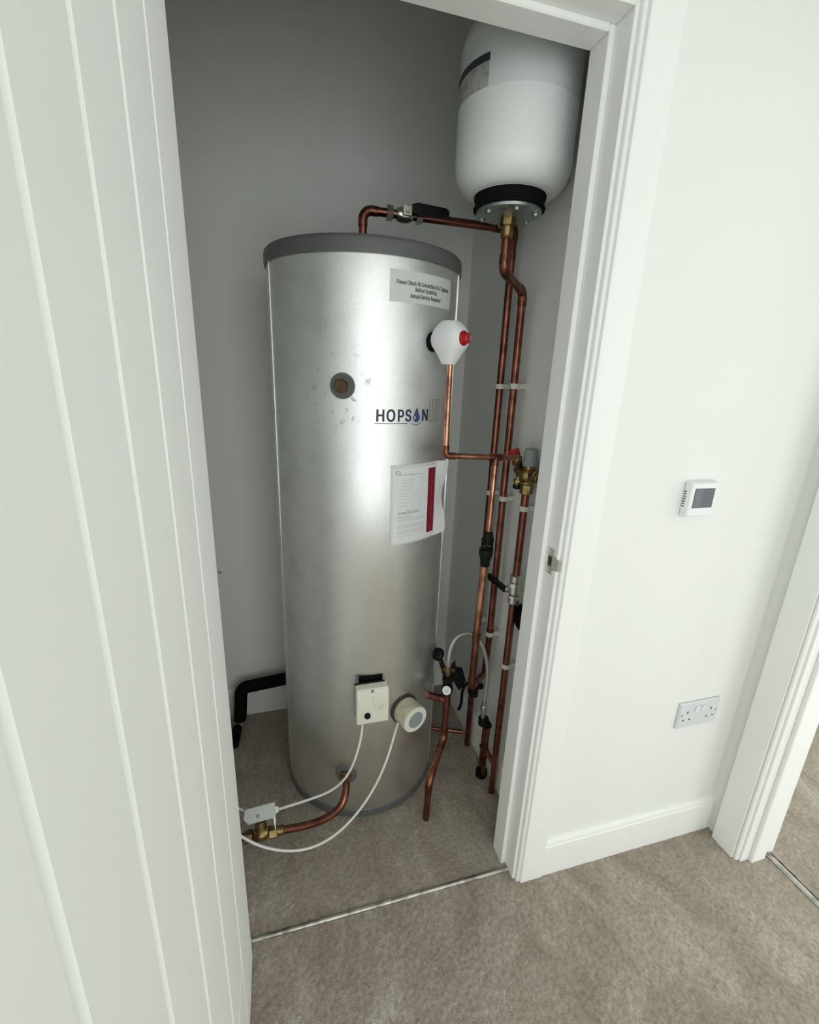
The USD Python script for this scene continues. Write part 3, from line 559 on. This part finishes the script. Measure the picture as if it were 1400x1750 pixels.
obj('inlet', lathe([(0.0100, 0.978), (0.0140, 0.974), (0.0140, 0.958), (0.0105, 0.952), (0.0105, 0.938)], (tx, FY, 0), (0, 0, 1), 24), 'black', td)
obj('funnel', lathe([(0.0135, 0.872), (0.0145, 0.890), (0.0205, 0.908), (0.0205, 0.925), (0.0160, 0.927)], (tx - 0.002, FY, 0), (0, 0, 1), 28), 'black', td)
for s in (-1, 1): obj('strut', box(tx + s * 0.015 - 0.003, FY - 0.004, 0.918, tx + s * 0.015 + 0.003, FY + 0.004, 0.960, 0.001), 'black', td)
# lever valve on the outlet pipe
bv = thing('ball_valve', 'nickel ball valve with a black lever on the pipe above the lid', 'valve')
obj('body', cat_([lathe([(0.013, 0.0), (0.0165, 0.004), (0.0195, 0.016), (0.0195, 0.030), (0.0165, 0.042), (0.013, 0.046)], (0.340, CY, Z1), (1, 0, 0), 24)]), 'chrome', bv)
obj('nut', hexnut((0.312, CY, Z1), (0.330, CY, Z1), 0.0195), 'chrome', bv); obj('nut', hexnut((0.396, CY, Z1), (0.414, CY, Z1), 0.0195), 'chrome', bv)
obj('stem', cat_([cyl((0.363, CY, Z1), (0.363, CY - 0.034, Z1 + 0.002), 0.008, 16), box(0.351, CY - 0.034, Z1 - 0.010, 0.377, CY - 0.028, Z1 + 0.016, 0.0015)]), 'chrome', bv)
obj('lever', hull([(x, y, z) for x, zs in ((0.376, (0.000, 0.018)), (0.392, (-0.008, 0.022)), (0.470, (-0.006, 0.018)), (0.480, (0.000, 0.012))) for y in (CY - 0.040, CY - 0.026) for z in (Z1 + zs[0], Z1 + zs[1])]), 'black', bv, smooth=25, label='black lever handle')
# brass control valve on the near pipe
vz = 1.10
cv = thing('control_valve', 'brass pressure control valve with red and grey caps by the door frame', 'valve')
obj('body', cat_([hexnut((PX, YG, vz - 0.012), (PX, YG, vz + 0.016), 0.0185), cyl((PX, YG, vz + 0.014), (PX, YG, vz + 0.075), 0.0175, 24, 0.003), ball((PX - 0.002, YG, vz + 0.042), 0.0235, (1, 1, 1.05)),
      cyl((PX, YG + 0.005, vz + 0.045), (PX, YG + 0.062, vz + 0.045), 0.013, 20, 0.002), hexnut((PX, YG + 0.030, vz + 0.045), (PX, YG + 0.048, vz + 0.045), 0.0185),
      cyl((PX, YG - 0.005, vz + 0.045), (PX, YG - 0.060, vz + 0.045), 0.013, 20, 0.002), hexnut((PX, YG - 0.030, vz + 0.045), (PX, YG - 0.050, vz + 0.045), 0.0185)]), 'brass', cv, smooth=25)
obj('drain_port', cat_([cyl((PX - 0.012, YG + 0.028, vz + 0.034), (PX - 0.014, YG + 0.030, vz + 0.006), 0.0085, 16), hexnut((PX - 0.013, YG + 0.029, vz + 0.024), (PX - 0.0135, YG + 0.0295, vz + 0.014), 0.0115)]), 'brass', cv, smooth=25)
obj('drain_cap', cyl((PX - 0.014, YG + 0.030, vz + 0.008), (PX - 0.0145, YG + 0.0305, vz - 0.004), 0.0105, 16, 0.001), 'black', cv, label='black drain cap')
obj('grey_cap', lathe([(0.0205, vz + 0.070), (0.0205, vz + 0.076), (0.0185, vz + 0.082), (0.0180, vz + 0.112), (0.0165, vz + 0.116)], (PX, YG - 0.004, 0), (0, 0, 1), 30), 'greydisc', cv, label='grey cap of the pressure reducer')
rc0 = np.array([PX - 0.012, YG + 0.034, vz + 0.055]); rd = np.array([-0.25, 0.32, 1.0]); rd /= np.linalg.norm(rd)
obj('relief_neck', cat_([cyl(rc0, rc0 + rd * 0.040, 0.0105, 18, 0.001), hexnut(rc0 + rd * 0.012, rc0 + rd * 0.024, 0.0145)]), 'brass', cv, smooth=25)
obj('red_cap', cat_([lathe([(0.0135, 0.034), (0.0155, 0.038), (0.0155, 0.052), (0.0140, 0.056)], rc0, rd, 12)]), 'red', cv, smooth=25, label='red cap of the expansion relief')
obj('outlet', cat_([cyl((0.634, 0.287, 1.190), (PX - 0.012, YG + 0.03, vz + 0.062), 0.0100, 16, 0.001), hexnut((0.630, 0.287, 1.190), (0.645, 0.292, 1.183), 0.0135)]), 'brass', cv, smooth=25)
# isolation valve lower on the near pipe
iv = thing('isolation_valve', 'nickel lever valve low on the pipe nearest the door frame', 'valve')
obj('body', lathe([(0.0125, 0.742), (0.0175, 0.745), (0.0175, 0.762), (0.0145, 0.768), (0.0190, 0.778), (0.0190, 0.800), (0.0145, 0.810), (0.0175, 0.816), (0.0175, 0.834), (0.0125, 0.837)], (PX, YG, 0), (0, 0, 1), 12), 'chrome', iv, smooth=20)
obj('stem', cat_([cyl((PX, YG, 0.789), (PX - 0.030, YG + 0.008, 0.789), 0.0075, 14), hexnut((PX - 0.018, YG + 0.005, 0.789), (PX - 0.026, YG + 0.007, 0.789), 0.0115)]), 'chrome', iv, smooth=20)
obj('lever', hull([p for q, hw in (((PX - 0.030, YG + 0.004, 0.789), 0.009), ((PX - 0.046, YG + 0.080, 0.798), 0.010), ((PX - 0.046, YG + 0.088, 0.799), 0.007)) for dxx in (-0.004, 0.004) for p in ((q[0] + dxx, q[1], q[2] - hw), (q[0] + dxx, q[1], q[2] + hw))]), 'black', iv, smooth=25, label='black lever handle')

# ------------------------------------------------------------------ pipe clips
def clip(y, z, label, x=PX, r=R22):
    t = thing('pipe_clip', label, 'pipe clip', 'white clips holding the copper pipes')
    a = np.linspace(-2.5, 2.5, 26) + PI
    outer = [(x + (r + 0.0034) * math.cos(q), y + (r + 0.0034) * math.sin(q)) for q in a]; inner = [(x + (r + 0.0002) * math.cos(q), y + (r + 0.0002) * math.sin(q)) for q in a[::-1]]
    obj('ring', prism(outer + inner, 'z', z - 0.0075, z + 0.0075), 'clip', t, smooth=30)
    obj('foot', cat_([box(x + r * 0.8, y - 0.009, z - 0.0075, CXR, y + 0.009, z + 0.0075, 0.001), box(CXR - 0.004, y - 0.013, z - 0.010, CXR, y + 0.013, z + 0.010, 0.001)]), 'clip', t)
clip(YC, 1.374, 'upper white clip on the rearmost copper pipe')
clip(YE, 1.378, 'upper white clip on the middle copper pipe')
clip(YC, 1.035, 'white clip on the rearmost copper pipe beside the leaflet')
clip(YE, 1.040, 'white clip on the middle copper pipe under the brass valve')
clip(YG, 1.045, 'white clip close under the brass control valve')
clip(YC, 0.560, 'low white clip on the rearmost pipe behind the hose')
clip(YE, 0.560, 'low white clip on the middle pipe above the hose end')
clip(YG, 0.520, 'low white clip on the pipe nearest the door frame')

# ------------------------------------------------------------------ filling loop and valves in the far right corner
fh = thing('filling_hose', 'grey braided filling hose arching between two valves', 'hose')
hp = spline([(0.513, 0.375, 0.470), (0.517, 0.378, 0.535), (0.548, 0.388, 0.578), (0.592, 0.385, 0.582), (0.632, 0.365, 0.530), (0.645, 0.345, 0.43), (0.640, 0.338, 0.33)], 10)
obj('hose', tube(hp, 0.0068, 14), 'hose', fh)
obj('tail', cat_([cyl((0.640, 0.338, 0.345), (0.640, 0.339, 0.325), 0.0085, 16), hexnut((0.640, 0.339, 0.325), (0.641, 0.340, 0.298), 0.0110), cyl((0.641, 0.340, 0.298), (0.642, 0.341, 0.270), 0.0085, 16)]), 'chrome', fh, smooth=20)
obj('wing_nut', cat_([hexnut((0.513, 0.375, 0.474), (0.513, 0.373, 0.456), 0.0125), cyl((0.513, 0.373, 0.456), (0.513, 0.372, 0.440), 0.0095, 16), box(0.493, 0.372, 0.462, 0.503, 0.378, 0.472, 0.001), box(0.523, 0.368, 0.455, 0.535, 0.374, 0.466, 0.001)]), 'brass', fh, smooth=20)
kp = pipe_run('copper_pipe', 'copper pipe with a bend beside the base of the silver cylinder', [(0.416, 0.240, 0.0), (0.424, 0.252, 0.145), (0.508, 0.355, 0.205), (0.511, 0.362, 0.395)], R22, 0.04, group=PG)
obj('branch', cat_([cyl((0.511, 0.362, 0.355), (0.448, 0.402, 0.355), 0.0125, 18), cyl((0.511, 0.362, 0.335), (0.511, 0.362, 0.375), 0.0127, 18)]), 'fitting', kp)
lv = thing('lever_valve', 'black lever valve under the left end of the filling hose', 'valve')
obj('body', cat_([lathe([(0.0150, 0.380), (0.0185, 0.385), (0.0185, 0.402), (0.0160, 0.406), (0.0160, 0.424), (0.0185, 0.427), (0.0185, 0.440), (0.012, 0.443)], (0.512, 0.366, 0), (0, 0, 1), 18)]), 'black', lv, smooth=25)
obj('back_handle', cat_([cyl((0.490, 0.402, 0.505), (0.478, 0.398, 0.515), 0.0215, 14, 0.003), cyl((0.512, 0.378, 0.425), (0.488, 0.402, 0.505), 0.008, 12)]), 'black', lv, smooth=25)
obj('lever', cat_([hull([(0.522, 0.378, 0.440), (0.534, 0.395, 0.470), (0.549, 0.400, 0.476), (0.545, 0.408, 0.446), (0.520, 0.372, 0.405), (0.530, 0.395, 0.40), (0.548, 0.402, 0.395), (0.556, 0.412, 0.43)]),
     hull([(0.546, 0.402, 0.452), (0.578, 0.404, 0.440), (0.595, 0.404, 0.385), (0.588, 0.404, 0.362), (0.572, 0.404, 0.346), (0.548, 0.402, 0.392), (0.548, 0.418, 0.44), (0.586, 0.418, 0.39), (0.572, 0.418, 0.356)])]), 'black', lv, smooth=25)
gp = thing('pressure_gauge', 'small round white pressure gauge below the filling hose', 'gauge')
gd = np.array([-0.28, -0.62, 0.60]); gd /= np.linalg.norm(gd); gc = np.array([0.499, 0.340, 0.409])
obj('case', lathe([(0.010, -0.022), (0.0165, -0.018), (0.0175, 0.0), (0.0160, 0.003)], gc, gd, 28), 'black', gp)
obj('face', lathe([(0.0142, 0.0), (0.0142, 0.0036), (0.006, 0.0038)], gc, gd, 28), 'plastic', gp)
gu, gw, _ = basis(gd)
obj('needle', hull([gc + gd * dd + gu * a + gw * b for dd in (0.0035, 0.0046) for a, b in ((-0.004, -0.0045), (-0.003, -0.0052), (0.0075, 0.003), (0.007, 0.004))]), 'ink', gp)
rvv = thing('filling_valve', 'black capped valve on twin copper tails under the right hose end', 'valve')
obj('cap', cat_([cyl((0.645, 0.342, 0.272), (0.646, 0.342, 0.242), 0.0180, 16, 0.003), box(0.640, 0.318, 0.240, 0.668, 0.362, 0.258, 0.003)]), 'black', rvv, smooth=25)
for y in (0.352, 0.330): obj('tail_pipe', cyl((0.660, y, 0.250), (0.664, y + 0.012, 0.0), 0.0082, 16), 'copper', rvv)
obj('tee', cat_([cyl((0.661, 0.360, 0.132), (0.663, 0.335, 0.132), 0.0125, 18), cyl((0.663, 0.345, 0.132), (PX, YG + 0.004, 0.118), 0.0090, 16)]), 'fitting', rvv, smooth=25)
obj('floor_collar', cyl((0.664, 0.353, 0.030), (0.664, 0.353, 0.0), 0.0200, 20, 0.003), 'rubber', rvv, smooth=25, label='dark collar at the carpet')
ck = thing('corner_valve', 'black valve body low in front of the rearmost copper pipe', 'valve')
obj('body', cat_([box(0.640, 0.440, 0.27, 0.668, 0.478, 0.335, 0.004), cyl((PX - 0.004, YC - 0.03, 0.315), (PX - 0.004, YE + 0.02, 0.33), 0.0115, 16)]), 'black', ck, smooth=25)
obj('lever', tube(spline([(0.640, 0.455, 0.335), (0.624, 0.468, 0.310), (0.618, 0.474, 0.270), (0.620, 0.478, 0.232), (0.612, 0.482, 0.195)], 6), 0.0058, 10), 'black', ck, smooth=40)
pipe_run('copper_pipe', 'thin dull copper pipe lying low behind the silver cylinder', [(0.500, 0.617, 0.022), (PX - 0.004, 0.548, 0.022)], R15, group=PG)
obj('wall_grommet', cyl((CXR, 0.256, 0.700), (CXR - 0.020, 0.256, 0.700), 0.044, 36, 0.008), 'black', None, label='round black fitting on the wall half hidden by the door frame', cat='fitting')

# ------------------------------------------------------------------ insulated pipe behind the cylinder
ip = thing('insulated_pipe', 'black foam insulated pipe bending down at the back wall', 'pipe')
path, _ = fillet([(0.03, 0.835, 0.182), (-0.183, 0.822, 0.172), (-0.196, 0.815, 0.030)], 0.028)
obj('foam', tube(path, 0.0245, 22), 'rubber', ip)
obj('pipe_end', cyl((-0.196, 0.815, 0.032), (-0.197, 0.810, -0.004), 0.0125, 16), 'greydisc', ip, label='grey pipe end below the foam')
obj('foam_offcut', tube(spline([(-0.205, 0.775, 0.02), (-0.207, 0.735, 0.022), (-0.212, 0.69, 0.02)], 6), 0.0185, 16), 'rubber', None, label='short black foam offcut on the carpet beside the open door', cat='pipe insulation')

# ------------------------------------------------------------------ zone valve on the left, its pipe, and the white cables
zp = [np.array(p) for p in [(0.164, 0.311, 0.177), (0.157, 0.268, 0.168), (0.142, 0.242, 0.140), (0.105, 0.236, 0.108), (0.055, 0.240, 0.088), (0.0, 0.246, 0.079), (-0.038, 0.250, 0.077)]]
dp = thing('copper_pipe', 'copper pipe curving from the low boss of the cylinder to the zone valve', 'pipe', PG)
obj('pipe', tube(spline(zp, 8), R22), 'copper', dp)
obj('union_nut', hexnut(lb + nl * 0.002, lb + nl * 0.018, 0.0185), 'brass', dp)
zv = thing('zone_valve', 'pale grey boxed zone valve with a brass body by the open door', 'valve')
zc = np.array([-0.0965, 0.258, 0.150]); zn = np.array([0.0, -0.64, 0.77]); zu = np.array([1.0, 0.05, 0.02]); zu -= zn * (zu @ zn); zu /= np.linalg.norm(zu); zw = np.cross(zn, zu)
def zpt(a, b, c): return zc + zu * a + zw * b + zn * c
obj('actuator_lid', hull([zpt(a * k, b * k2, c) for c, k, k2 in ((-0.030, 0.97, 0.95), (0.018, 1, 1), (0.021, 0.96, 0.93)) for a, b in ((-0.041, 0.019), (-0.047, -0.006), (-0.034, -0.021), (0.037, -0.021), (0.043, -0.015), (0.043, 0.019))]), 'actuator', zv, smooth=20, label='pale grey actuator cover')
obj('lid_screw', lathe([(0.0045, 0.020), (0.0045, 0.0222), (0.003, 0.0228)], zpt(-0.006, -0.006, 0), zn, 14), 'greydisc', zv)
obj('cable_gland', hull([zpt(a, b, c) for a in (0.040, 0.051) for b in (-0.010, 0.006) for c in (-0.006, 0.012)]), 'plastic', zv)
obj('release_lever', hull([zpt(0.035, -0.019, 0.012), zpt(0.042, -0.019, 0.012), zpt(0.038, -0.050, 0.004), zpt(0.0395, -0.050, 0.004), zpt(0.035, -0.019, 0.008), zpt(0.042, -0.019, 0.008)]), 'plastic', zv, label='thin pointed white lever')
obj('valve_body', cat_([ball((-0.098, 0.252, 0.080), 0.0225, (1.2, 1, 0.95)), hexnut((-0.076, 0.250, 0.078), (-0.052, 0.250, 0.077), 0.0185), cyl((-0.056, 0.250, 0.077), (-0.034, 0.250, 0.077), 0.0138, 18, 0.001), hexnut((-0.122, 0.252, 0.079), (-0.146, 0.252, 0.079), 0.0185), cyl((-0.098, 0.254, 0.095), (-0.098, 0.262, 0.118), 0.0165, 18)]), 'brass', zv, smooth=25, label='brass valve body')
obj('pipe_stub', tube(fillet([(-0.140, 0.252, 0.079), (-0.180, 0.252, 0.079), (-0.182, 0.252, -0.002)], 0.02)[0], R22), 'copper', zv)
c1 = thing('power_cable', 'white cable from the black-knobbed box to the zone valve', 'cable')
obj('sheath', tube(spline([(cbx - 0.028, cby + 0.016, cbz - bh - 0.003), (cbx - 0.033, cby + 0.008, cbz - bh - 0.045), (0.180, 0.232, 0.315), (0.155, 0.232, 0.255), (0.115, 0.240, 0.205), (0.060, 0.248, 0.178), (0.0, 0.252, 0.164), tuple(zpt(0.049, -0.002, 0.003))], 10), 0.0037, 12), 'cable', c1)
c2 = thing('power_cable', 'white cable looping from the round cream cover to behind the door', 'cable')
cst = p_ + n_ * 0.012 + np.array([-0.026, -0.008, -0.036])
obj('sheath', tube(spline([tuple(cst + np.array([0.004, 0.004, 0.006])), tuple(cst), (0.285, 0.243, 0.300), (0.245, 0.218, 0.225), (0.195, 0.200, 0.160), (0.140, 0.185, 0.115), (0.070, 0.170, 0.090), (0.0, 0.165, 0.092), (-0.06, 0.168, 0.112), (-0.115, 0.172, 0.150), (-0.160, 0.18, 0.195), (-0.20, 0.19, 0.24)], 10), 0.0037, 12), 'cable', c2)
c3 = thing('power_cable', 'short white cable leaving the left end of the zone valve', 'cable')
obj('sheath', tube(spline([tuple(zpt(-0.040, 0.012, -0.004)), (-0.155, 0.275, 0.165), (-0.20, 0.28, 0.19)], 8), 0.0034, 12), 'cable', c3)

# ------------------------------------------------------------------ fittings on the hall wall
th = thing('thermostat', 'white square room thermostat with a grey screen on the hall wall', 'thermostat')
tx0, tz0 = 0.9673, 1.1416
obj('case', hull(np.vstack([box(tx0 - 0.042, -0.0005, tz0 - 0.043, tx0 + 0.042, -0.012, tz0 + 0.043, 0.002).vertices, box(tx0 - 0.0395, -0.010, tz0 - 0.0405, tx0 + 0.0395, -0.0205, tz0 + 0.0405, 0.002).vertices])), 'plastic', th, smooth=20)
obj('screen', box(tx0 - 0.029, -0.019, tz0 - 0.020, tx0 + 0.031, -0.0213, tz0 + 0.028, 0.0008), 'screen', th, label='dark grey display')
M['screen2'] = mat('lcd_screen_edge', (0.135, 0.15, 0.17), 0.25)
obj('display_zone', box(tx0 - 0.027, -0.0208, tz0 - 0.018, tx0 - 0.006, -0.0217, tz0 + 0.026), 'screen2', th)
for i in range(7): obj('vent_slot', box(tx0 - 0.0424, -0.004, tz0 - 0.018 + i * 0.006, tx0 - 0.0400, -0.010, tz0 - 0.0155 + i * 0.006), 'pins', th)
so = thing('power_socket', 'white double switched power socket low on the hall wall', 'power socket')
sx, sz = 1.1516, 0.4816
obj('plate', hull(np.vstack([box(sx - 0.073, -0.0005, sz - 0.043, sx + 0.073, -0.006, sz + 0.043, 0.001).vertices, box(sx - 0.0705, -0.004, sz - 0.0405, sx + 0.0705, -0.0090, sz + 0.0405, 0.001).vertices])), 'plate', so, smooth=20)
for s in (-1, 1):
    obj('switch', hull([(sx + s * 0.0115 + a, y, sz + 0.0195 + b) for a, b, y in ((-0.007, -0.011, -0.0085), (0.007, -0.011, -0.0085), (-0.007, 0.011, -0.0085), (0.007, 0.011, -0.0085), (-0.007, -0.011, -0.0105), (0.007, -0.011, -0.0105), (-0.007, 0.011, -0.0135), (0.007, 0.011, -0.0135))]), 'plastic', so, smooth=20)
    cxs = sx + s * 0.043
    obj('pin_hole', box(cxs - 0.002, -0.0085, sz + 0.008, cxs + 0.002, -0.0092, sz + 0.016), 'pins', so)
    for q in (-1, 1): obj('pin_hole', box(cxs + q * 0.011 - 0.003, -0.0085, sz - 0.016, cxs + q * 0.011 + 0.003, -0.0092, sz - 0.012), 'pins', so)
    obj('screw', lathe([(0.0034, 0.0085), (0.0034, 0.0094), (0.002, 0.0097)], (sx + s * 0.0302 * 2.05, 0, sz + 0.004), (0, -1, 0), 14), 'chrome', so)
sk = thing('strike_plate', 'small metal strike plate let into the cupboard door frame', 'strike plate')
obj('plate', cat_([box(XJ_R - 0.0012, 0.014, 0.962, XJ_R + 0.001, 0.040, 1.026, 0.0006), hull([(XJ_R - 0.0012, 0.015, z) for z in (0.975, 1.012)] + [(XJ_R + 0.0004, 0.015, z) for z in (0.975, 1.012)] + [(XJ_R - 0.0010, -0.006, z) for z in (0.980, 1.007)] + [(XJ_R + 0.0030, -0.012, z) for z in (0.982, 1.005)])]), 'chrome', sk, smooth=20)
obj('latch_hole', box(XJ_R - 0.0016, 0.019, 0.982, XJ_R, 0.033, 1.006), 'pins', sk)
for z in (0.969, 1.019): obj('screw', lathe([(0.0034, 0.001), (0.0034, 0.0018), (0.002, 0.002)], (XJ_R, 0.027, z), (-1, 0, 0), 12), 'chrome', sk)
obj('wall_plug', cyl((-0.236, CYB, 0.655), (-0.226, CYB - 0.020, 0.657), 0.0022, 10), 'inkmid', None, label='tiny dark nail in the back wall beside the door edge', cat='nail')
